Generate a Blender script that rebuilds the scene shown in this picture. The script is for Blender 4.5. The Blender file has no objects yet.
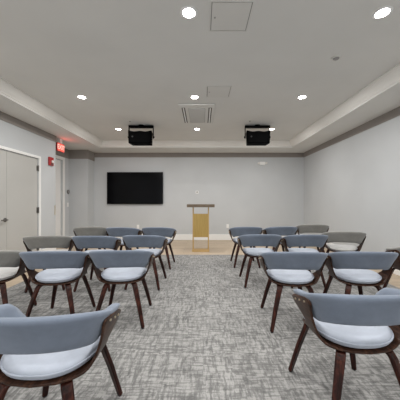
import bpy, bmesh, math, random
from mathutils import Vector, Matrix
random.seed(7)
SC = bpy.context.scene
COL = SC.collection
PI = math.pi
F = 245.0            # focal length in pixels of the 400 px frame
HC = 1.2             # camera height

# ------------------------------------------------------------------ camera
cd = bpy.data.cameras.new('camera'); cam = bpy.data.objects.new('camera', cd); COL.objects.link(cam)
cd.sensor_width = 36.0; cd.lens = F / 400 * 36.0
cd.shift_x = -2.0 / 400; cd.shift_y = 2.0 / 400
cd.clip_start = 0.02
cam.location = (0, 0, HC); cam.rotation_euler = (PI / 2, 0, 0)
SC.camera = cam

# ------------------------------------------------------------------ world, exposure
W = bpy.data.worlds.new('world'); SC.world = W; W.use_nodes = True
bg = W.node_tree.nodes['Background']
bg.inputs[0].default_value = (0.93, 0.96, 1.0, 1); bg.inputs[1].default_value = 1.6
SC.view_settings.view_transform = 'Standard'; SC.view_settings.look = 'None'
SC.view_settings.exposure = -0.44; SC.view_settings.gamma = 1.0
SC.view_settings.use_curve_mapping = False
LAMP_W = 24.0
REAR = -2.6          # rear side of the room, behind the camera; its glazing is added for daylight

# ------------------------------------------------------------------ materials
def mat(name, rgb, rough=0.6, metal=0.0, spec=0.5, emit=None, estr=0.0):
    m = bpy.data.materials.new(name); m.use_nodes = True
    b = m.node_tree.nodes['Principled BSDF']
    b.inputs['Base Color'].default_value = (*rgb, 1); b.inputs['Roughness'].default_value = rough
    b.inputs['Metallic'].default_value = metal; b.inputs['Specular IOR Level'].default_value = spec
    if emit:
        b.inputs['Emission Color'].default_value = (*emit, 1); b.inputs['Emission Strength'].default_value = estr
    return m

def nodes(m):
    nt = m.node_tree
    return nt, nt.nodes, nt.links, nt.nodes['Principled BSDF']

def N(nt, typ, **kw):
    n = nt.nodes.new(typ)
    for k, v in kw.items():
        if k.startswith('i_'): n.inputs[k[2:].replace('_', ' ')].default_value = v
        else: setattr(n, k, v)
    return n

def ramp(nt, src, stops):
    r = nt.nodes.new('ShaderNodeValToRGB')
    e = r.color_ramp.elements
    while len(e) < len(stops): e.new(0.5)
    for q, (p, c) in zip(e, stops):
        q.position = p; q.color = (*c, 1)
    nt.links.new(src, r.inputs[0]); return r

def coords(nt, scale=(1, 1, 1), rot=(0, 0, 0), space='Object', loc=(0, 0, 0)):
    t = nt.nodes.new('ShaderNodeTexCoord'); mp = nt.nodes.new('ShaderNodeMapping')
    mp.inputs['Scale'].default_value = scale; mp.inputs['Rotation'].default_value = rot
    mp.inputs['Location'].default_value = loc
    nt.links.new(t.outputs[space], mp.inputs[0]); return mp.outputs[0]

def add_bump(m, height_out, strength, dist=0.002):
    nt, nd, lk, b = nodes(m)
    bp = nt.nodes.new('ShaderNodeBump'); bp.inputs['Strength'].default_value = strength
    bp.inputs['Distance'].default_value = dist
    lk.new(height_out, bp.inputs['Height']); lk.new(bp.outputs[0], b.inputs['Normal'])

def paint(name, rgb, rough=0.75, spec=0.3):
    m = mat(name, rgb, rough, spec=spec); nt, nd, lk, b = nodes(m)
    n = N(nt, 'ShaderNodeTexNoise', i_Scale=1.3, i_Detail=3.0); lk.new(coords(nt), n.inputs[0])
    c0 = tuple(v * 0.97 for v in rgb); c1 = tuple(min(1, v * 1.03) for v in rgb)
    r = ramp(nt, n.outputs[0], [(0.3, c0), (0.7, c1)]); lk.new(r.outputs[0], b.inputs['Base Color'])
    n2 = N(nt, 'ShaderNodeTexNoise', i_Scale=160.0, i_Detail=2.0); lk.new(coords(nt), n2.inputs[0])
    add_bump(m, n2.outputs[0], 0.08); return m

M = {}
M['wall'] = paint('wall_paint', (0.585, 0.605, 0.622), 0.6)
M['ceiling'] = paint('ceiling_paint', (0.75, 0.745, 0.72), 0.85)
M['band'] = paint('taupe_band_paint', (0.30, 0.275, 0.255), 0.7)
M['crown'] = paint('crown_paint', (0.86, 0.85, 0.82), 0.5)
M['white_trim'] = paint('white_trim_paint', (0.92, 0.92, 0.91), 0.4)
M['door'] = paint('door_paint', (0.51, 0.505, 0.485), 0.45)
M['white_plastic'] = mat('white_plastic', (0.92, 0.92, 0.91), 0.4)
M['grey_plastic'] = mat('grey_plastic', (0.32, 0.31, 0.30), 0.45)
M['panel_paint'] = paint('panel_paint', (0.72, 0.71, 0.68), 0.7)
M['shadow_gap'] = mat('dark_gap', (0.13, 0.12, 0.11), 0.8)
M['steel'] = mat('brushed_steel', (0.22, 0.21, 0.20), 0.35, 1.0)
M['brass'] = mat('brass_bolt', (0.80, 0.70, 0.54), 0.3, 1.0)
M['black'] = mat('black_plastic', (0.002, 0.002, 0.0022), 0.7, spec=0.03)
M['black_metal'] = mat('black_metal', (0.003, 0.003, 0.0033), 0.6, spec=0.05)
M['screen'] = mat('screen_glass', (0.003, 0.003, 0.004), 0.12, spec=0.12)
M['red'] = mat('red_plastic', (0.42, 0.02, 0.02), 0.35)
M['lens'] = mat('clear_lens', (0.85, 0.83, 0.8), 0.2)
M['lamp'] = mat('lamp_glow', (1, 1, 1), 0.5, emit=(1.0, 0.97, 0.93), estr=40.0)
M['sign_face'] = mat('sign_lit_face', (0.6, 0.1, 0.08), 0.4, emit=(1.0, 0.14, 0.10), estr=1.1)
M['sign_letter'] = mat('sign_letter_glow', (0.9, 0.5, 0.45), 0.4, emit=(1.0, 0.50, 0.42), estr=1.1)
M['badge'] = mat('dark_badge', (0.07, 0.07, 0.07), 0.6)
M['glue_black'] = mat('foot_pad', (0.02, 0.02, 0.02), 0.7)

def fabric(name, rgb):
    m = mat(name, rgb, 0.95, spec=0.15); nt, nd, lk, b = nodes(m)
    n = N(nt, 'ShaderNodeTexNoise', i_Scale=7.0, i_Detail=4.0, i_Roughness=0.6); lk.new(coords(nt), n.inputs[0])
    r = ramp(nt, n.outputs[0], [(0.3, tuple(v * 0.86 for v in rgb)), (0.7, tuple(min(1, v * 1.12) for v in rgb))])
    lk.new(r.outputs[0], b.inputs['Base Color'])
    b.inputs['Sheen Weight'].default_value = 0.35; b.inputs['Sheen Roughness'].default_value = 0.5
    b.inputs['Sheen Tint'].default_value = (0.85, 0.9, 1.0, 1)
    n2 = N(nt, 'ShaderNodeTexNoise', i_Scale=420.0, i_Detail=2.0); lk.new(coords(nt), n2.inputs[0])
    add_bump(m, n2.outputs[0], 0.35, 0.001); return m
M['blue'] = fabric('dusty_blue_fabric', (0.178, 0.212, 0.272))
M['grey'] = fabric('warm_grey_fabric', (0.285, 0.28, 0.262))
M['lit_blue'] = fabric('lit_seat_blue_fabric', (0.43, 0.468, 0.54))  # same blue fabric, light from above painted in as a lighter seat colour
M['lit_grey'] = fabric('lit_seat_grey_fabric', (0.56, 0.555, 0.545))  # grey fabric lightened the same way, downlight on the seat put into the colour

def wood(name, c0, c1, c2, scale, rough=0.35, spec=0.5):
    m = mat(name, c1, rough, spec=spec); nt, nd, lk, b = nodes(m)
    n = N(nt, 'ShaderNodeTexNoise', i_Scale=3.0, i_Detail=5.0, i_Roughness=0.6, i_Distortion=0.7)
    lk.new(coords(nt, scale), n.inputs[0])
    r = ramp(nt, n.outputs[0], [(0.32, c0), (0.5, c1), (0.7, c2)]); lk.new(r.outputs[0], b.inputs['Base Color'])
    add_bump(m, n.outputs[0], 0.1, 0.001); return m
M['walnut_leg'] = wood('walnut_leg_veneer', (0.007, 0.003, 0.002), (0.028, 0.007, 0.005), (0.085, 0.024, 0.013), (14, 14, 1.5), 0.38, 0.22)
M['walnut'] = wood('walnut_shell_veneer', (0.015, 0.007, 0.0045), (0.045, 0.020, 0.012), (0.10, 0.045, 0.026), (18, 2.5, 18), 0.38, 0.22)
M['walnut_top'] = wood('grey_walnut_top', (0.10, 0.07, 0.045), (0.16, 0.115, 0.075), (0.22, 0.17, 0.12), (2, 16, 16), 0.45)
M['gold'] = wood('gold_panel', (0.40, 0.27, 0.075), (0.46, 0.31, 0.09), (0.52, 0.36, 0.12), (30, 30, 1), 0.45)
M['gold_bar'] = mat('gold_bar', (0.60, 0.40, 0.16), 0.4, 0.3)

# oak floor: staggered boards
def oak():
    m = mat('pale_oak_boards', (0.5, 0.4, 0.3), 0.45); nt, nd, lk, b = nodes(m)
    br = N(nt, 'ShaderNodeTexBrick', offset=0.37, i_Scale=1.0)
    br.inputs['Brick Width'].default_value = 1.2; br.inputs['Row Height'].default_value = 0.16
    br.inputs['Mortar Size'].default_value = 0.002
    br.inputs['Color1'].default_value = (0.50, 0.40, 0.29, 1); br.inputs['Color2'].default_value = (0.60, 0.49, 0.37, 1)
    br.inputs['Mortar'].default_value = (0.22, 0.16, 0.11, 1)
    lk.new(coords(nt), br.inputs[0])
    n = N(nt, 'ShaderNodeTexNoise', i_Scale=3.0, i_Detail=5.0); lk.new(coords(nt, (1.5, 22, 1)), n.inputs[0])
    r = ramp(nt, n.outputs[0], [(0.3, (0.82, 0.80, 0.78)), (0.7, (1.08, 1.08, 1.08))])
    mx = N(nt, 'ShaderNodeMixRGB', blend_type='MULTIPLY'); mx.inputs[0].default_value = 1
    lk.new(br.outputs[0], mx.inputs[1]); lk.new(r.outputs[0], mx.inputs[2]); lk.new(mx.outputs[0], b.inputs['Base Color'])
    return m
M['oak'] = oak()

def carpet():
    m = mat('grey_patterned_carpet', (0.25, 0.25, 0.25), 1.0, spec=0.05); nt, nd, lk, b = nodes(m)
    def dist(scale, amt, base):
        n = N(nt, 'ShaderNodeTexNoise', i_Scale=scale, i_Detail=2.0); lk.new(base, n.inputs[0])
        v = N(nt, 'ShaderNodeVectorMath', operation='SCALE'); v.inputs['Scale'].default_value = amt
        s = N(nt, 'ShaderNodeVectorMath', operation='SUBTRACT'); s.inputs[1].default_value = (0.5, 0.5, 0.5)
        lk.new(n.outputs['Color'], s.inputs[0]); lk.new(s.outputs[0], v.inputs[0])
        a = N(nt, 'ShaderNodeVectorMath', operation='ADD'); lk.new(base, a.inputs[0]); lk.new(v.outputs[0], a.inputs[1])
        return a.outputs[0]
    base = coords(nt)
    bd = dist(11.0, 0.022, base)
    def streak(sc):
        mp = nt.nodes.new('ShaderNodeMapping'); mp.inputs['Scale'].default_value = sc; lk.new(bd, mp.inputs[0])
        q = N(nt, 'ShaderNodeTexNoise', i_Scale=1.0, i_Detail=3.0, i_Roughness=0.65); lk.new(mp.outputs[0], q.inputs[0]); return q.outputs[0]
    def mixf(a, b_, f, mode='MIX'):
        q = N(nt, 'ShaderNodeMixRGB', blend_type=mode)
        if isinstance(f, float): q.inputs[0].default_value = f
        else: lk.new(f, q.inputs[0])
        lk.new(a, q.inputs[1]); lk.new(b_, q.inputs[2]); return q.outputs[0]
    ck = N(nt, 'ShaderNodeTexVoronoi', distance='CHEBYCHEV', i_Scale=3.6); ck.inputs['Randomness'].default_value = 0.8
    lk.new(base, ck.inputs[0])
    sp = N(nt, 'ShaderNodeSeparateColor'); lk.new(ck.outputs['Color'], sp.inputs[0])
    off = N(nt, 'ShaderNodeVectorMath', operation='MULTIPLY_ADD'); off.inputs[1].default_value = (0.6, 0.6, 0.6)
    lk.new(ck.outputs['Color'], off.inputs[0]); lk.new(bd, off.inputs[2]); bd = off.outputs[0]
    SA = streak((7, 60, 1)); SB = streak((46, 8, 1))
    fa = ramp(nt, SA, [(0.36, (0, 0, 0)), (0.60, (1, 1, 1))]).outputs[0]
    fb = ramp(nt, SB, [(0.36, (0, 0, 0)), (0.58, (1, 1, 1))]).outputs[0]
    gt = N(nt, 'ShaderNodeMath', operation='MULTIPLY_ADD'); gt.inputs[1].default_value = 0.7; gt.inputs[2].default_value = 0.15
    lk.new(sp.outputs[0], gt.inputs[0])
    pl_ = mixf(fa, fb, gt.outputs[0]); mn = mixf(fa, fb, 1.0, 'MULTIPLY'); v = mixf(pl_, mn, 0.55)
    n = N(nt, 'ShaderNodeTexNoise', i_Scale=85.0, i_Detail=3.0, i_Roughness=0.75); lk.new(base, n.inputs[0])
    n2 = N(nt, 'ShaderNodeTexNoise', i_Scale=26.0, i_Detail=4.0, i_Roughness=0.8); lk.new(base, n2.inputs[0])
    v = mixf(v, n.outputs[0], 0.40); v = mixf(v, n2.outputs[0], 0.35)
    r = ramp(nt, v, [(0.26, (0.140, 0.140, 0.139)), (0.42, (0.225, 0.224, 0.221)), (0.62, (0.39, 0.386, 0.380))])
    lk.new(r.outputs[0], b.inputs['Base Color'])
    add_bump(m, n.outputs[0], 0.5, 0.004); return m
M['carpet'] = carpet()

def glass():
    m = bpy.data.materials.new('window_glass'); m.use_nodes = True; nt = m.node_tree; nt.nodes.clear()
    o = nt.nodes.new('ShaderNodeOutputMaterial'); t = nt.nodes.new('ShaderNodeBsdfTransparent'); g = nt.nodes.new('ShaderNodeBsdfGlossy')
    g.inputs['Roughness'].default_value = 0.02; mx = nt.nodes.new('ShaderNodeMixShader'); mx.inputs[0].default_value = 0.06
    nt.links.new(t.outputs[0], mx.inputs[1]); nt.links.new(g.outputs[0], mx.inputs[2]); nt.links.new(mx.outputs[0], o.inputs[0]); return m
M['glass'] = glass()

# ------------------------------------------------------------------ helpers
def bx(bm, x0, x1, y0, y1, z0, z1, rot=None):
    vs = [bm.verts.new((x, y, z)) for x in (x0, x1) for y in (y0, y1) for z in (z0, z1)]
    for f in ((0, 1, 3, 2), (4, 6, 7, 5), (0, 4, 5, 1), (2, 3, 7, 6), (0, 2, 6, 4), (1, 5, 7, 3)):
        bm.faces.new([vs[i] for i in f])
    if rot is not None:
        bmesh.ops.transform(bm, matrix=rot, verts=vs)
    return vs

def cyl(bm, c, r, h, axis='Z', n=24, r2=None):
    mt = Matrix.Translation(c)
    if axis == 'X': mt = mt @ Matrix.Rotation(PI / 2, 4, 'Y')
    if axis == 'Y': mt = mt @ Matrix.Rotation(PI / 2, 4, 'X')
    bmesh.ops.create_cone(bm, cap_ends=True, segments=n, radius1=r, radius2=r if r2 is None else r2, depth=h, matrix=mt)

def obj(name, bm, material, parent=None, smooth=False, bevel=0.0, kind=None, seg=2, loc=None):
    bmesh.ops.recalc_face_normals(bm, faces=bm.faces)
    me = bpy.data.meshes.new(name); bm.to_mesh(me); bm.free()
    o = bpy.data.objects.new(name, me); COL.objects.link(o)
    me.materials.append(material)
    if smooth:
        for p in me.polygons: p.use_smooth = True
    if bevel:
        b = o.modifiers.new('bevel', 'BEVEL'); b.width = bevel; b.segments = seg; b.limit_method = 'ANGLE'
    if parent is not None: o.parent = parent
    if loc: o.location = loc
    if kind: o['kind'] = kind
    return o

def NB(): return bmesh.new()
def boxobj(name, dims, material, parent=None, bevel=0.0, kind=None):
    b = NB(); bx(b, *dims); return obj(name, b, material, parent, bevel=bevel, kind=kind)
def struct(name, boxes, material, bevel=0.0, parent=None):
    b = NB()
    for d in boxes: bx(b, *d)
    return obj(name, b, material, parent, bevel=bevel, kind='structure' if parent is None else None)
def thing(name, label, cat, loc=(0, 0, 0), rz=0.0, group=None):
    o = bpy.data.objects.new(name, None); COL.objects.link(o); o.empty_display_size = 0.1
    o.location = loc; o.rotation_euler = (0, 0, rz); tag(o, label, cat, group); return o
def tag(o, label, cat, group=None):
    o['label'] = label; o['category'] = cat
    if group: o['group'] = group
    return o
def copy_thing(root, loc, rz, label):
    r = root.copy(); COL.objects.link(r); r.location = loc; r.rotation_euler = (0, 0, rz); r['label'] = label
    for ch in list(root.children):
        c = ch.copy(); COL.objects.link(c); c.parent = r
        for g in list(ch.children):
            d = g.copy(); COL.objects.link(d); d.parent = c
    return r

# ------------------------------------------------------------------ room shell
BACK = 7.74; RW = 3.22; LW = -3.45; RX = -3.97; CE = 5.77      # back wall, right wall, left wall, recessed wall, corner
ZS = 2.75; ZT = 2.93; T = 0.12
TL0, TL1 = -2.90, -2.79      # tray crown, bottom / top edge (left)
TR0, TR1 = 2.555, 2.455
TB0, TB1 = 6.97, 6.87
TF0, TF1 = -1.9, -1.8
struct('floor', [(RX - 0.3, RW + 0.3, REAR - 0.2, BACK + 0.3, -0.12, 0.0)], M['oak'])
struct('wall_back', [(RX - T, RW + T, BACK, BACK + T, 0, 2.96)], M['wall'])
struct('wall_right', [(RW, RW + T, REAR, BACK, 0, 2.96)], M['wall'])
# left wall with the double door opening
DD0, DD1, DDH = 3.52, 5.17, 2.115
struct('wall_left', [(LW - 0.14, LW, REAR, DD0, 0, 2.96), (LW - 0.14, LW, DD1, CE, 0, 2.96), (LW - 0.14, LW, DD0, DD1, DDH, 2.96)], M['wall'])
D20, D21, D2H = 6.18, 6.98, 2.39
struct('wall_recess', [(RX - T, RX, CE - 0.6, D20, 0, 2.96), (RX - T, RX, D21, BACK, 0, 2.96), (RX - T, RX, D20, D21, D2H, 2.96)], M['wall'])
struct('wall_recess_end', [(RX, LW - 0.14, CE - 0.6, CE - 0.5, 0, 2.96)], M['wall'])
struct('wall_column', [(RX, -3.40, 7.30, BACK, 0, ZS)], M['wall'])
# ceiling: tray field and the lower soffit ring
struct('ceiling', [(TL1 - 0.0, TR1, TF1, TB1, ZT, ZT + 0.06)], M['ceiling'])
struct('ceiling_soffit', [(RX - T, TL0, REAR, BACK + T, ZS, ZT + 0.06), (TR0, RW + T, REAR, BACK + T, ZS, ZT + 0.06),
                          (TL0, TR0, TB0, BACK + T, ZS, ZT + 0.06), (TL0, TR0, REAR, TF0, ZS, ZT + 0.06)], M['ceiling'])
# crown moulding round the tray: swept profile, (t: 0 outer/bottom .. 1 inner/top)
prof = [(0.0, 0.0), (-0.02, 0.0), (-0.02, 0.03), (0.10, 0.035), (0.18, 0.05), (0.42, 0.075), (0.66, 0.112), (0.86, 0.150), (0.90, 0.158), (1.0, 0.160), (1.0, 0.178), (1.08, 0.18)]
def crown():
    b = NB(); rings = []
    for t, z in prof:
        xl = TL0 + (TL1 - TL0) * t; xr = TR0 + (TR1 - TR0) * t; yb = TB0 + (TB1 - TB0) * t; yf = TF0 + (TF1 - TF0) * t
        rings.append([b.verts.new(p) for p in ((xl, yf, ZS + z), (xr, yf, ZS + z), (xr, yb, ZS + z), (xl, yb, ZS + z))])
    for r0, r1 in zip(rings, rings[1:]):
        for i in range(4):
            j = (i + 1) % 4; b.faces.new((r0[i], r0[j], r1[j], r1[i]))
    return obj('trim_crown', b, M['crown'], kind='structure')
crown()
# taupe band where the walls meet the soffit
BZ = 2.61
struct('trim_1', [(LW, LW + 0.015, REAR, CE, BZ, ZS)], M['band'])
struct('trim_2', [(LW - 0.14, LW + 0.015, CE, CE + 0.015, BZ, ZS)], M['band'])
struct('trim_3', [(RX, RX + 0.015, CE - 0.5, 7.285, BZ - 0.125, ZS)], M['band'])
struct('trim_4', [(RX + 0.015, -3.385, 7.285, 7.30, BZ - 0.125, ZS), (-3.40, -3.385, 7.30, BACK - 0.015, BZ - 0.125, ZS)], M['band'])
struct('trim_5', [(-3.385, RW - 0.015, BACK - 0.015, BACK, BZ, ZS)], M['band'])
struct('trim_6', [(RW - 0.015, RW, REAR, BACK, BZ, ZS)], M['band'])
# baseboards
def basebd(name, dims):
    return struct(name, [dims], M['white_trim'], bevel=0.006)
basebd('baseboard_back', (-3.40, RW, BACK - 0.018, BACK, 0, 0.18))
basebd('baseboard_right', (RW - 0.018, RW, REAR, BACK - 0.018, 0, 0.18))
struct('baseboard_left', [(LW, LW + 0.018, REAR, DD0 - 0.06, 0, 0.18), (LW, LW + 0.018, DD1 + 0.06, CE, 0, 0.18)], M['white_trim'])
struct('baseboard_recess', [(RX, RX + 0.018, D21 + 0.09, 7.30, 0, 0.18), (RX + 0.018, -3.382, 7.282, 7.30, 0, 0.18), (-3.40, -3.382, 7.30, BACK - 0.018, 0, 0.18)], M['white_trim'])

# rear side of the room, behind the camera: unseen glazed front, added to let daylight in
struct('wall_rear', [(LW - 0.14, RW + T, REAR - T, REAR, 0, 0.30), (LW - 0.14, RW + T, REAR - T, REAR, 2.65, 2.96),
                     (LW - 0.14, -3.2, REAR - T, REAR, 0.30, 2.65), (3.0, RW + T, REAR - T, REAR, 0.30, 2.65)], M['wall'])
for i in range(4):
    x0 = -3.2 + i * 1.55; x1 = x0 + 1.55
    w = struct('window_%d' % (i + 1), [(x0, x0 + 0.04, REAR - 0.09, REAR - 0.03, 0.30, 2.65), (x1 - 0.04, x1, REAR - 0.09, REAR - 0.03, 0.30, 2.65),
        (x0 + 0.04, x1 - 0.04, REAR - 0.09, REAR - 0.03, 0.30, 0.34), (x0 + 0.04, x1 - 0.04, REAR - 0.09, REAR - 0.03, 2.61, 2.65)], M['white_trim'])
    boxobj('pane', (x0 + 0.04, x1 - 0.04, REAR - 0.064, REAR - 0.058, 0.34, 2.61), M['glass'], w)

# ------------------------------------------------------------------ double door on the left wall
d = struct('door_1', [(LW - 0.055, LW - 0.015, DD0 + 0.01, 4.343, 0.012, DDH - 0.01)], M['door'])
def lever(parent, x, y, z, s):
    b = NB(); cyl(b, (x + 0.006, y, z), 0.034, 0.014, 'X'); cyl(b, (x + 0.032, y, z), 0.010, 0.045, 'X', 16)
    bx(b, x + 0.046, x + 0.062, min(y, y + s * 0.13) - 0.006, max(y, y + s * 0.13) + 0.006, z - 0.010, z + 0.010)
    return obj('door_handle', b, M['steel'], parent, bevel=0.003)
lever(d, LW - 0.015, 4.305, 0.885, -1)
d2 = struct('door_2', [(LW - 0.055, LW - 0.015, 4.349, DD1 - 0.01, 0.012, DDH - 0.01)], M['door'])
for z in (0.25, 1.03, 1.91):
    b = NB(); cyl(b, (LW + 0.006, DD1 - 0.006, z), 0.010, 0.12, 'Z', 14); bx(b, LW - 0.014, LW - 0.002, DD1 - 0.04, DD1 - 0.008, z - 0.055, z + 0.055)
    obj('hinge', b, M['steel'], d2)
def casing(name, x, y0, y1, h, w, t=0.022):
    return struct(name, [(x, x + t, y0 - w, y0, 0, h + w), (x, x + t, y1, y1 + w, 0, h + w), (x, x + t, y0, y1, h, h + w)], M['white_trim'], bevel=0.003)
casing('trim_7', LW, DD0, DD1, DDH, 0.05)
struct('trim_8', [(LW - 0.14, LW - 0.06, DD0, DD0 + 0.008, 0, DDH), (LW - 0.14, LW - 0.06, DD1 - 0.008, DD1, 0, DDH)], M['white_trim'])
# single door on the recessed wall
d3 = struct('door_3', [(RX - 0.09, RX - 0.05, D20 + 0.01, D21 - 0.01, 0.012, D2H - 0.01)], M['white_trim'])
lever(d3, RX - 0.05, D20 + 0.08, 0.95, 1)
casing('trim_9', RX, D20, D21, D2H, 0.085)
# brass strike plate on the corner
struct('trim_10', [(LW + 0.0, LW + 0.004, CE - 0.045, CE - 0.01, 0.90, 1.12)], M['brass'])

# ------------------------------------------------------------------ carpet
b = NB(); bx(b, -2.68, 2.72, -2.3, 5.52, 0.0, 0.012)
tag(obj('carpet', b, M['carpet']), 'large grey carpet with woven crosshatch pattern on the oak floor', 'carpet')

# ------------------------------------------------------------------ ceiling fixtures
def downlight():
    t = thing('recessed_downlight', 'x', 'ceiling light', group='round recessed downlights in the tray ceiling')
    b = NB(); n = 32; R = [(0.080, 0.0), (0.078, -0.005), (0.062, -0.007), (0.054, -0.001)]
    rings = [[b.verts.new((r * math.cos(2 * PI * i / n), r * math.sin(2 * PI * i / n), z)) for i in range(n)] for r, z in R]
    for r0, r1 in zip(rings, rings[1:]):
        for i in range(n): b.faces.new((r0[i], r0[(i + 1) % n], r1[(i + 1) % n], r1[i]))
    obj('trim_ring', b, M['white_plastic'], t, smooth=True)
    b = NB(); cyl(b, (0, 0, -0.0025), 0.055, 0.003, 'Z', 32); obj('lens', b, M['lamp'], t)
    ld = bpy.data.lights.new('bulb', 'AREA'); ld.shape = 'DISK'; ld.size = 0.108; ld.energy = LAMP_W; ld.color = (1.0, 0.975, 0.935)
    lo = bpy.data.objects.new('bulb', ld); COL.objects.link(lo); lo.parent = t; lo.location = (0, 0, -0.012)
    return t
dl = downlight()
rowname = {2.24: 'in the row nearest the viewer', 4.04: 'in the middle row', 5.81: 'in the farthest row, by the speakers'}
colname = {-1.98: 'leftmost', -0.12: 'middle', 1.65: 'rightmost'}
first = True
for y in (5.81, 4.04, 2.24, 0.44, -1.1):
    for x in (-1.98, -0.12, 1.65):
        lab = ('bright round recessed downlight, %s %s' % (colname[x], rowname[y])) if y in rowname else \
              '%s recessed downlight %s' % (colname[x], 'directly over the camera' if y > 0 else 'behind the camera by the added rear windows')
        if first: dl.location = (x, y, ZT); dl['label'] = lab; first = False
        else: copy_thing(dl, (x, y, ZT), 0, lab)

def access_panel(x0, x1, y0, y1, label):
    t = thing('ceiling_access_panel', label, 'access panel', ((x0 + x1) / 2, (y0 + y1) / 2, ZT), 0, 'square access panels in the ceiling')
    w, h = (x1 - x0) / 2, (y1 - y0) / 2
    b = NB(); f = 0.014
    bx(b, -w, w, -h, -h + f, -0.006, 0); bx(b, -w, w, h - f, h, -0.006, 0); bx(b, -w, -w + f, -h + f, h - f, -0.006, 0); bx(b, w - f, w, -h + f, h - f, -0.006, 0)
    obj('frame', b, M['panel_paint'], t)
    b = NB(); bx(b, -w + f, w - f, -h + f, h - f, -0.0015, 0); obj('backing', b, M['shadow_gap'], t)
    b = NB(); bx(b, -w + f + 0.006, w - f - 0.006, -h + f + 0.006, h - f - 0.006, -0.006, -0.0015); dr = obj('hatch', b, M['panel_paint'], t)
    b = NB(); cyl(b, (-w + 0.05, 0, -0.0075), 0.009, 0.004); obj('latch', b, M['grey_plastic'], dr)
access_panel(0.07, 0.455, 2.10, 2.48, 'large square ceiling access panel nearest the viewer')
access_panel(0.065, 0.45, 3.65, 4.04, 'small looking square access panel just beyond the middle row of downlights')

# cassette air unit
ac = thing('ceiling_air_cassette', 'white ceiling air conditioning cassette with centre grille between two rows of downlights', 'air conditioner', (-0.095, 4.86, ZT))
b = NB(); bx(b, -0.33, 0.33, -0.56, 0.50, -0.022, 0); obj('housing', b, M['ceiling'], ac, bevel=0.012)
b = NB(); bx(b, -0.155, 0.155, -0.40, 0.42, -0.027, -0.022); gr = obj('intake_grille', b, M['grey_plastic'], ac)
b = NB()
for i in range(24): bx(b, -0.150, 0.150, -0.39 + i * 0.0335, -0.39 + i * 0.0335 + 0.017, -0.034, -0.027)
obj('louvre', b, M['panel_paint'], gr)
for s in (-1, 1):
    b = NB(); bx(b, s * 0.245 - 0.032, s * 0.245 + 0.032, -0.42, 0.42, -0.026, -0.022); sl = obj('outlet_slot', b, M['shadow_gap'], ac)
    b = NB(); bx(b, s * 0.245 - 0.010, s * 0.245 + 0.012, -0.41, 0.41, -0.031, -0.026, None); obj('vane', b, M['white_plastic'], sl)

def sprinkler(x, y, label, r=0.045):
    t = thing('sprinkler_cover', label, 'sprinkler', (x, y, ZT), 0, 'fire sprinkler covers in the ceiling')
    b = NB(); cyl(b, (0, 0, -0.004), r, 0.008, 'Z', 28); obj('cover_plate', b, M['panel_paint'], t, bevel=0.002)
    b = NB(); cyl(b, (0, 0, -0.013), r * 0.45, 0.010, 'Z', 20, r * 0.6); obj('rim', b, M['grey_plastic'], t)
sprinkler(1.61, 2.94, 'small round ceiling sprinkler cover at the right of the nearest access panel', 0.06)
sprinkler(-1.54, 5.23, 'tiny round ceiling sprinkler cover just before the left hanging speaker', 0.03)
sprinkler(1.02, 5.22, 'tiny round ceiling sprinkler cover just before the right hanging speaker', 0.03)

# hanging loudspeakers with yoke brackets
def speaker(x, y, label):
    t = thing('ceiling_speaker', label, 'speaker', (x, y, ZT), 0, 'black loudspeakers hung from the ceiling')
    # cabinet: trapezoid plan and slightly crowned top, tilted down to the audience
    b = NB(); w0, w1, dp = 0.262, 0.235, 0.26; n = 12
    front, back = [], []
    for i in range(n + 1):
        u = -1 + 2 * i / n
        zt = -0.158 - 0.028 * (1 - u * u)*0 + 0.02 * math.cos(u * PI * 2) * 0.4 - 0.012 * (1 - u * u)
        front.append(b.verts.new((u * w0, -dp / 2, zt))); back.append(b.verts.new((u * w1, dp / 2, zt)))
    fb = [b.verts.new((w0 * 0.955, -dp / 2, -0.435)), b.verts.new((-w0 * 0.955, -dp / 2, -0.435))]
    bb = [b.verts.new((w1 * 0.955, dp / 2, -0.435)), b.verts.new((-w1 * 0.955, dp / 2, -0.435))]
    b.faces.new(front + fb); b.faces.new((back + bb)[::-1])
    for i in range(n): b.faces.new((front[i], back[i], back[i + 1], front[i + 1]))
    b.faces.new((front[n], back[n], bb[0], fb[0])); b.faces.new((fb[0], bb[0], bb[1], fb[1])); b.faces.new((fb[1], bb[1], back[0], front[0]))
    c = obj('cabinet', b, M['black'], t, bevel=0.008)
    b = NB(); bx(b, -0.225, 0.225, -dp / 2 - 0.010, -dp / 2 - 0.001, -0.42, -0.195); obj('grille', b, M['black_metal'], c, bevel=0.004)
    b = NB(); cyl(b, (-0.16, -dp / 2 - 0.012, -0.29), 0.018, 0.006, 'Y', 20); obj('badge', b, M['badge'], c)
    b = NB(); bx(b, -0.278, 0.278, -0.03, 0.03, -0.045, -0.012); bx(b, -0.280, -0.266, -0.03, 0.03, -0.30, -0.012); bx(b, 0.266, 0.280, -0.03, 0.03, -0.30, -0.012)
    bx(b, -0.26, 0.26, 0.02, 0.055, -0.055, -0.04)
    y_ = obj('yoke_bracket', b, M['black_metal'], t, bevel=0.003)
    for s in (-1, 1):
        b = NB(); cyl(b, (s * 0.285, 0, -0.27), 0.022, 0.022, 'X', 16); obj('knob', b, M['black_metal'], y_)
    b = NB(); cyl(b, (0, 0, -0.006), 0.06, 0.012, 'Z', 24); obj('ceiling_plate', b, M['black_metal'], t)
speaker(-1.37, 5.52, 'black box loudspeaker on a bracket hanging left, above the wall screen')
speaker(1.245, 5.52, 'black box loudspeaker on a bracket hanging right, away from the wall screen')

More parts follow.
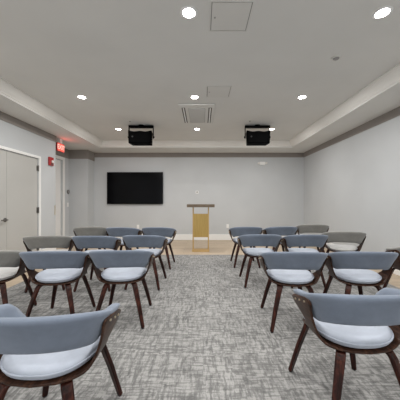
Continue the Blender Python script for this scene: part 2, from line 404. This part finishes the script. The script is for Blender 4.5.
# ------------------------------------------------------------------ exit sign
ex = thing('exit_sign', 'small lit red exit sign hung from the soffit by the left corner', 'exit sign', (-3.50, 6.05, ZS))
boxobj('housing', (-0.022, 0.018, -0.15, 0.15, -0.31, -0.105), M['red'], ex, bevel=0.004)
boxobj('canopy', (-0.02, 0.02, -0.05, 0.05, -0.105, 0.0), M['white_plastic'], ex)
fc = boxobj('lit_face', (0.018, 0.022, -0.138, 0.138, -0.298, -0.117), M['sign_face'], ex)
def text_mesh(name, body, size, material, parent, mat4, depth=0.001):
    cu = bpy.data.curves.new(name, 'FONT'); cu.body = body; cu.size = size; cu.align_x = 'CENTER'; cu.align_y = 'CENTER'; cu.extrude = depth
    cu.offset = 0.004
    to = bpy.data.objects.new('tmp', cu); COL.objects.link(to)
    me = bpy.data.meshes.new_from_object(to.evaluated_get(bpy.context.evaluated_depsgraph_get())); bpy.data.objects.remove(to)
    me.transform(mat4); me.name = name
    o = bpy.data.objects.new(name, me); COL.objects.link(o); me.materials.clear(); me.materials.append(material); o.parent = parent; return o
text_mesh('lettering', 'EXIT', 0.155, M['sign_letter'], fc, Matrix.Translation((0.024, 0, -0.2075)) @ Matrix.Rotation(PI / 2, 4, 'Z') @ Matrix.Rotation(PI / 2, 4, 'X'))
ld = bpy.data.lights.new('sign_glow', 'AREA'); ld.shape = 'RECTANGLE'; ld.size = 0.27; ld.size_y = 0.17; ld.energy = 1.0; ld.color = (1, 0.10, 0.07)
lo = bpy.data.objects.new('sign_glow', ld); COL.objects.link(lo); lo.parent = ex; lo.location = (0.03, 0, -0.2); lo.rotation_euler = (0, -PI / 2 , 0)

# fire alarm strobe
fa = thing('fire_alarm_strobe', 'red wall fire alarm strobe beside the double door', 'fire alarm', (LW, 5.56, 2.12))
boxobj('housing', (0.0, 0.045, -0.075, 0.075, -0.095, 0.095), M['red'], fa, bevel=0.012)
b = NB(); bx(b, 0.045, 0.068, -0.02, 0.045, -0.035, 0.025); obj('strobe_lens', b, M['lens'], fa, bevel=0.008)
b = NB()
for i in range(4): bx(b, 0.045, 0.048, -0.045, 0.045, -0.082 + i * 0.010, -0.077 + i * 0.010)
obj('sounder_slot', b, M['shadow_gap'], fa)

# thermostat and switch on the recessed wall
th = thing('thermostat', 'small round grey dial on the wall right of the far doorway', 'thermostat', (RX, 7.26, 1.50))
b = NB(); cyl(b, (0.008, 0, 0), 0.062, 0.016, 'X', 28); obj('base_plate', b, M['steel'], th)
b = NB(); cyl(b, (0.024, 0, 0), 0.045, 0.018, 'X', 28); obj('dial', b, M['grey_plastic'], th)
def plate(name, label, cat, loc, axis, inner='socket', w=0.038, h=0.060):
    t = thing(name, label, cat, loc)
    if axis == 'Y':
        boxobj('plate', (-w, w, -0.008, 0, -h, h), M['white_plastic'], t, bevel=0.002)
        boxobj(inner, (-w * .45, w * .45, -0.013, -0.008, -h * .6, h * .6), M['grey_plastic'] if inner == 'opening' else M['white_trim'], t, bevel=0.001)
    else:
        boxobj('plate', (0, 0.008, -w, w, -h, h), M['white_plastic'], t, bevel=0.002)
        boxobj(inner, (0.008, 0.013, -w * .45, w * .45, -h * .6, h * .6), M['white_trim'], t, bevel=0.001)
    return t
plate('light_switch', 'white light switch below the round dial', 'switch', (RX, 7.24, 1.12), 'X', 'rocker')
plate('wall_outlet', 'white wall outlet low on the back wall right of the lectern', 'outlet', (0.81, BACK, 0.44), 'Y')
plate('wall_outlet', 'white wall outlet low on the back wall below the screen', 'outlet', (-2.02, BACK, 0.42), 'Y')
pl = plate('cable_plate', 'small white cable plate on the back wall above the lectern', 'wall plate', (-0.155, BACK, 1.51), 'Y', 'opening', 0.045, 0.045)

# emergency light on the back wall
em = thing('emergency_light', 'small white twin head emergency light high on the back wall', 'emergency light', (1.90, BACK, 2.42))
boxobj('housing', (-0.085, 0.085, -0.06, 0, -0.055, 0.045), M['white_plastic'], em, bevel=0.01)
for s in (-1, 1):
    b = NB(); cyl(b, (s * 0.115, -0.05, 0.0), 0.036, 0.05, 'Y', 24, 0.028); h_ = obj('lamp_head', b, M['white_plastic'], em)
    b = NB(); cyl(b, (s * 0.115, -0.077, 0.0), 0.030, 0.004, 'Y', 24); obj('lens', b, M['lens'], h_)

# ------------------------------------------------------------------ wall screen
tv = thing('television', 'large black flat screen television mounted on the back wall', 'television', (-2.10, BACK, 1.635))
boxobj('frame', (-0.875, 0.875, -0.075, -0.035, -0.50, 0.50), M['black'], tv, bevel=0.004)
boxobj('screen', (-0.862, 0.862, -0.0775, -0.075, -0.482, 0.487), M['screen'], tv)
boxobj('wall_bracket', (-0.35, 0.35, -0.035, 0.0, -0.25, 0.25), M['black_metal'], tv)

# ------------------------------------------------------------------ lectern
lc = thing('lectern', 'slim gold framed lectern with grey wooden top near the back wall', 'lectern', (-0.03, 6.0, 0))
FW = 0.188
b = NB(); bx(b, -0.33, 0.33, -0.20, 0.20, 1.075, 1.145); obj('top', b, M['walnut_top'], lc, bevel=0.004)
b = NB(); bx(b, -FW + 0.008, FW - 0.008, -0.052, -0.038, 0.345, 0.915); obj('front_panel', b, M['gold'], lc, bevel=0.002)
for s in (-1, 1):
    b = NB(); bx(b, s * FW - 0.011, s * FW + 0.011, -0.056, -0.034, 0.02, 1.075); obj('post', b, M['gold_bar'], lc, bevel=0.002)
    b = NB(); bx(b, s * FW - 0.011, s * FW + 0.011, 0.17, 0.192, 0.02, 1.075); obj('post', b, M['gold_bar'], lc, bevel=0.002)
b = NB(); e = FW + 0.02
bx(b, -e, e, -0.09, -0.05, 0, 0.035); bx(b, -e, e, 0.17, 0.21, 0, 0.02); bx(b, -e, -e + 0.03, -0.05, 0.17, 0, 0.02); bx(b, e - 0.03, e, -0.05, 0.17, 0, 0.02)
bx(b, -e, e, -0.05, -0.03, 0, 0.03)
obj('base_frame', b, M['gold_bar'], lc, bevel=0.002)

# ------------------------------------------------------------------ chairs
def sgnpow(v, p): return math.copysign(abs(v) ** p, v)
def band_pt(t):
    """t -1..1 along the U of the backrest: outer top rim (x, y), top z, bottom z, lean"""
    ph = t * PI / 2
    ph = t * 1.90
    x = 0.310 * sgnpow(math.sin(ph), 0.85); c = math.cos(ph)
    y = -0.10 - 0.25 * c ** 0.9 if c > 0 else -0.10 + 0.53 * abs(c)
    a = abs(t)
    zt = 0.749 - 0.098 * a ** 2.2
    zb = 0.574 - 0.042 * min(1.0, a / 0.8) ** 2
    return x, y, zt, zb
def band_x(y):
    c = (-0.10 - y)
    if c > 0: c = min(1, (c / 0.25) ** (1 / 0.9))
    else: c = min(0.36, -c / 0.53)
    return 0.310 * math.sqrt(1 - c * c) ** 0.85
def backrest_bm():
    b = NB(); n = 56; rings = []
    ts = [-1 + 2 * i / n for i in range(n + 1)]
    th = 0.042
    for k, t in enumerate(ts):
        x, y, zt, zb = band_pt(t)
        e = 0.003
        xa, ya, *_ = band_pt(max(-1, t - e)); xb_, yb_, *_ = band_pt(min(1, t + e))
        tx, ty = xb_ - xa, yb_ - ya; L = math.hypot(tx, ty) or 1; tx, ty = tx / L, ty / L
        nx, ny = ty, -tx            # outward
        shrink = 1.0
        ad = min(t + 1, 1 - t)
        if ad < 0.05: shrink = math.sqrt(max(0.02, 1 - (1 - ad / 0.05) ** 2))
        zc = (zt + zb) / 2 + (1 - shrink) * 0.012; hh = (zt - zb) / 2 * (0.35 + 0.65 * shrink)
        ring = []; m = 20
        lean = 0.072
        for j in range(m):
            a = 2 * PI * j / m
            u = sgnpow(math.cos(a), 0.75); v = sgnpow(math.sin(a), 0.55)
            w = th / 2 * (0.5 + 0.5 * shrink)
            # rolled, slightly thicker upper lip
            thick = w * (1.0 + 0.75 * max(0, v) ** 1.5)
            off = -th / 2 + u * thick - lean * (1 - v) / 2
            ring.append(b.verts.new((x + nx * off, y + ny * off, zc + v * hh)))
        rings.append(ring)
    for r0, r1 in zip(rings, rings[1:]):
        m = len(r0)
        for j in range(m): b.faces.new((r0[j], r0[(j + 1) % m], r1[(j + 1) % m], r1[j]))
    b.faces.new(rings[0]); b.faces.new(rings[-1][::-1])
    return b

def lerp_tab(tab, s):
    for (s0, *a), (s1, *c) in zip(tab, tab[1:]):
        if s <= s1:
            k = (s - s0) / (s1 - s0); k2 = k * k * (3 - 2 * k) if False else k
            return [p + (q - p) * k2 for p, q in zip(a, c)]
    return list(tab[-1][1:])
# s, x, z, y_rear, y_front
SHELL = [(0.0, 0.0, 0.416, -0.219, 0.200), (0.20, 0.10, 0.417, -0.206, 0.197), (0.32, 0.160, 0.421, -0.182, 0.180), (0.39, 0.194, 0.429, -0.162, 0.140),
         (0.45, 0.216, 0.448, -0.150, 0.070), (0.52, 0.233, 0.478, -0.142, 0.005), (0.61, 0.249, 0.520, -0.139, -0.035),
         (0.72, 0.264, 0.566, -0.143, -0.028), (0.80, 0.275, 0.600, -0.153, 0.010), (0.87, 0.284, 0.628, -0.164, 0.055), (0.92, 0.290, 0.648, -0.170, 0.076), (0.965, 0.295, 0.664, -0.164, 0.076), (0.988, 0.297, 0.672, -0.152, 0.058), (1.0, 0.298, 0.676, -0.132, 0.025)]
def shell_bm():
    b = NB(); ns, nv = 30, 14; grids = []
    for off in (0.0, -0.011):
        g = []
        for i in range(-ns, ns + 1):
            s = abs(i) / ns; sg = -1 if i < 0 else 1
            x, z, yr, yf = lerp_tab(SHELL, s)
            x1, z1, *_ = lerp_tab(SHELL, min(1, s + 0.03)); x0, z0, *_ = lerp_tab(SHELL, max(0, s - 0.03))
            L = math.hypot(x1 - x0, z1 - z0); nx, nz = (z1 - z0) / L, -(x1 - x0) / L    # outward / down
            row = []
            for j in range(nv + 1):
                v = j / nv; y = yr + (yf - yr) * v
                kb = min(1, max(0, (s - 0.45) / 0.33)); kb = kb * kb * (3 - 2 * kb)
                xx = x + kb * (band_x(y) - 0.310) + 0.002 * kb
                zz = z - kb * 0.27 * max(0, y + 0.14)
                row.append(b.verts.new((sg * (xx - nx * off), y, zz - nz * off)))
            g.append(row)
        grids.append(g)
    A, B = grids
    for G, flip in ((A, False), (B, True)):
        for i in range(len(G) - 1):
            for j in range(nv):
                f = (G[i][j], G[i + 1][j], G[i + 1][j + 1], G[i][j + 1]); b.faces.new(f[::-1] if flip else f)
    for i in range(len(A) - 1):
        b.faces.new((A[i][0], B[i][0], B[i + 1][0], A[i + 1][0])); b.faces.new((A[i][nv], A[i + 1][nv], B[i + 1][nv], B[i][nv]))
    for j in range(nv):
        b.faces.new((A[0][j], A[0][j + 1], B[0][j + 1], B[0][j])); b.faces.new((A[-1][j], B[-1][j], B[-1][j + 1], A[-1][j + 1]))
    return b
def cushion_bm():
    b = NB(); n = 48; rings = []
    prof = [(0.02, 0.0), (0.80, 0.0), (0.93, 0.004), (0.985, 0.016), (1.0, 0.032), (0.985, 0.050), (0.94, 0.062), (0.84, 0.070), (0.6, 0.077), (0.3, 0.081), (0.02, 0.082)]
    for r, z in prof:
        ring = []
        for i in range(n):
            a = 2 * PI * i / n
            c, s = math.cos(a), math.sin(a)
            x = 0.220 * r * sgnpow(c, 0.80); y = (0.195 if s > 0 else 0.210) * r * sgnpow(s, 0.80)
            if s < 0: x *= 1 - 0.06 * abs(s)
            # the cushion curls up at its sides with the shell
            zz = 0.4185 + z * 0.82 + 0.16 * max(0, abs(x) - 0.12) ** 1.5 + (0.010 * (abs(x) / 0.2) ** 2)
            ring.append(b.verts.new((x, y, zz)))
        rings.append(ring)
    for r0, r1 in zip(rings, rings[1:]):
        for i in range(n): b.faces.new((r0[i], r0[(i + 1) % n], r1[(i + 1) % n], r1[i]))
    b.faces.new(rings[0][::-1]); b.faces.new(rings[-1]); return b
def leg_bm(sx, sy):
    """bent plywood leg: flat tongue under the seat, tight bend, straight splayed leg"""
    path = [Vector((0.055, 0.060, 0.402)), Vector((0.105, 0.130, 0.401)), Vector((0.122, 0.158, 0.397)), Vector((0.134, 0.176, 0.385)), Vector((0.143, 0.186, 0.362)),
            Vector((0.185, 0.222, 0.20)), Vector((0.228, 0.258, 0.008))]
    wid = [0.042, 0.046, 0.048, 0.048, 0.048, 0.040, 0.031]; th = [0.012, 0.015, 0.019, 0.022, 0.024, 0.024, 0.022]
    P = [Vector((p.x * sx, p.y * sy, p.z)) for p in path]
    side = Vector((1.0 * sx, -0.55 * sy, 0)).normalized()     # width direction
    b = NB(); rings = []
    for i, p in enumerate(P):
        tg = (P[min(i + 1, len(P) - 1)] - P[max(i - 1, 0)]).normalized()
        sd = (side - tg * side.dot(tg)).normalized(); nn = tg.cross(sd)
        w, h = wid[i] / 2, th[i] / 2
        ring = [b.verts.new(p + sd * w * cu + nn * h * cv) for cu, cv in ((-1, -.6), (-.8, -1), (.8, -1), (1, -.6), (1, .6), (.8, 1), (-.8, 1), (-1, .6))]
        rings.append(ring)
    for r0, r1 in zip(rings, rings[1:]):
        for j in range(8): b.faces.new((r0[j], r0[(j + 1) % 8], r1[(j + 1) % 8], r1[j]))
    b.faces.new(rings[0][::-1]); b.faces.new(rings[-1])
    return b
def make_chair(fab, lit_fab):
    t = thing('armchair', 'x', 'chair')
    obj('backrest', backrest_bm(), fab, t, smooth=True)
    cu = obj('seat_cushion', cushion_bm(), lit_fab, t, smooth=True)
    b = NB(); n = 60; m = 8; rr = 0.0042
    for i in range(n):      # piping seam round the cushion
        pass
    ring0 = None; rings = []
    for i in range(n):
        a = 2 * PI * i / n; c, s = math.cos(a), math.sin(a)
        x = 0.2215 * sgnpow(c, 0.80); y = (0.1965 if s > 0 else 0.2115) * sgnpow(s, 0.80)
        if s < 0: x *= 1 - 0.06 * abs(s)
        z = 0.4185 + 0.030 + 0.16 * max(0, abs(x) - 0.12) ** 1.5 + 0.010 * (abs(x) / 0.2) ** 2
        L = math.hypot(x, y)
        rings.append([b.verts.new((x + x / L * rr * math.cos(2 * PI * j / m), y + y / L * rr * math.cos(2 * PI * j / m), z + rr * math.sin(2 * PI * j / m))) for j in range(m)])
    for i in range(n):
        r0, r1 = rings[i], rings[(i + 1) % n]
        for j in range(m): b.faces.new((r0[j], r0[(j + 1) % m], r1[(j + 1) % m], r1[j]))
    obj('piping', b, lit_fab, cu, smooth=True)
    sh = obj('plywood_shell', shell_bm(), M['walnut'], t, smooth=True)
    mod = sh.modifiers.new('bevel', 'BEVEL'); mod.width = 0.002; mod.segments = 1; mod.limit_method = 'ANGLE'
    for sx in (-1, 1):
        for y, z in ((-0.125, 0.645), (-0.065, 0.630), (-0.005, 0.614)):
            b = NB(); xs = 0.3055 + (z - 0.645 + 0.27 * (y + 0.14)) * 0.3 + (band_x(y) - 0.310)
            cyl(b, (sx * xs, y, z), 0.0058, 0.006, 'X', 14); bo = obj('bolt', b, M['brass'], sh)
    b = NB()
    for k in (1, -1):
        m4 = Matrix.Translation((0, 0, 0.4075)) @ Matrix.Rotation(k * 0.86, 4, 'Z')
        bx(b, -0.10, 0.10, -0.022, 0.022, -0.007, 0.0085, m4)
    obj('underframe', b, M['walnut_leg'], t, bevel=0.002)
    for sx in (-1, 1):
        for sy in (-1, 1):
            lg = obj('leg', leg_bm(sx, sy), M['walnut_leg'], t)
            for p in lg.data.polygons: p.use_smooth = False
            b = NB(); cyl(b, (0.228 * sx, 0.258 * sy, 0.002), 0.011, 0.008, 'Z', 14); obj('foot_pad', b, M['glue_black'], lg)
    return t
blue0 = make_chair(M['blue'], M['lit_blue']); grey0 = make_chair(M['grey'], M['lit_grey'])
ZC = 0.012 + 0.002
R = math.radians
ROWS = [  # x, y, rotation in degrees (positive = turned to the left), colour, label
    (-0.728, 1.245, 1, 'b', 'dusty blue armchair nearest the viewer on the left of the aisle'),
    (-1.47, 1.26, 0, 'b', 'armchair cut off by the left frame edge, only a front leg showing'),
    (-0.80, 2.54, 4, 'b', 'dusty blue armchair by the aisle, second from the viewer on the left'),
    (-1.425, 2.50, 5, 'b', 'dusty blue armchair left of the second aisle chair, in front of a grey one'),
    (-2.09, 2.52, 10, 'g', 'warm grey armchair cut by the left frame edge'),
    (-0.80, 3.56, -2, 'b', 'dusty blue armchair by the aisle in the second last row on the left'),
    (-1.465, 3.50, 2, 'b', 'dusty blue armchair between a grey one and the aisle chair, second last left row'),
    (-2.135, 3.50, 12, 'g', 'warm grey armchair in front of the double door, second last left row'),
    (-0.78, 4.58, -2, 'b', 'dusty blue armchair by the aisle in the last row on the left, nearest the lectern'),
    (-1.42, 4.56, -2, 'b', 'dusty blue armchair below the wall screen in the middle of the last left row'),
    (-2.07, 4.66, 12, 'g', 'warm grey armchair at the wall end of the last left row'),
    (0.858, 1.47, 2, 'b', 'dusty blue armchair nearest the viewer on the right of the aisle'),
    (1.62, 1.46, 0, 'b', 'armchair cut off by the right frame edge, only a leg showing'),
    (0.88, 2.47, -4, 'b', 'dusty blue armchair by the aisle, second from the viewer on the right'),
    (1.535, 2.48, -5, 'b', 'dusty blue armchair right of the second aisle chair, between it and a grey one'),
    (2.41, 2.75, -6, 'g', 'warm grey armchair cut by the right frame edge'),
    (0.83, 3.64, -1, 'b', 'dusty blue armchair by the aisle in the second last row on the right'),
    (1.475, 3.62, -2, 'b', 'dusty blue armchair between a grey one and the aisle chair, second last right row'),
    (2.24, 3.95, -14, 'g', 'warm grey armchair by the right wall, second last right row'),
    (0.81, 4.66, 0, 'b', 'dusty blue armchair by the aisle in the last row on the right, nearest the lectern'),
    (1.465, 4.70, 2, 'b', 'dusty blue armchair in the middle of the last right row'),
    (2.28, 5.12, -12, 'g', 'warm grey armchair at the wall end of the last right row'),
]
used = set()
for x, y, rz, c, lab in ROWS:
    src = blue0 if c == 'b' else grey0
    grp = 'dusty blue bentwood armchairs in rows' if c == 'b' else 'warm grey bentwood armchairs at the row ends'
    if c not in used:
        used.add(c); src.location = (x, y, ZC); src.rotation_euler = (0, 0, R(rz)); src['label'] = lab; o = src
    else: o = copy_thing(src, (x, y, ZC), R(rz), lab)
    o['group'] = grp
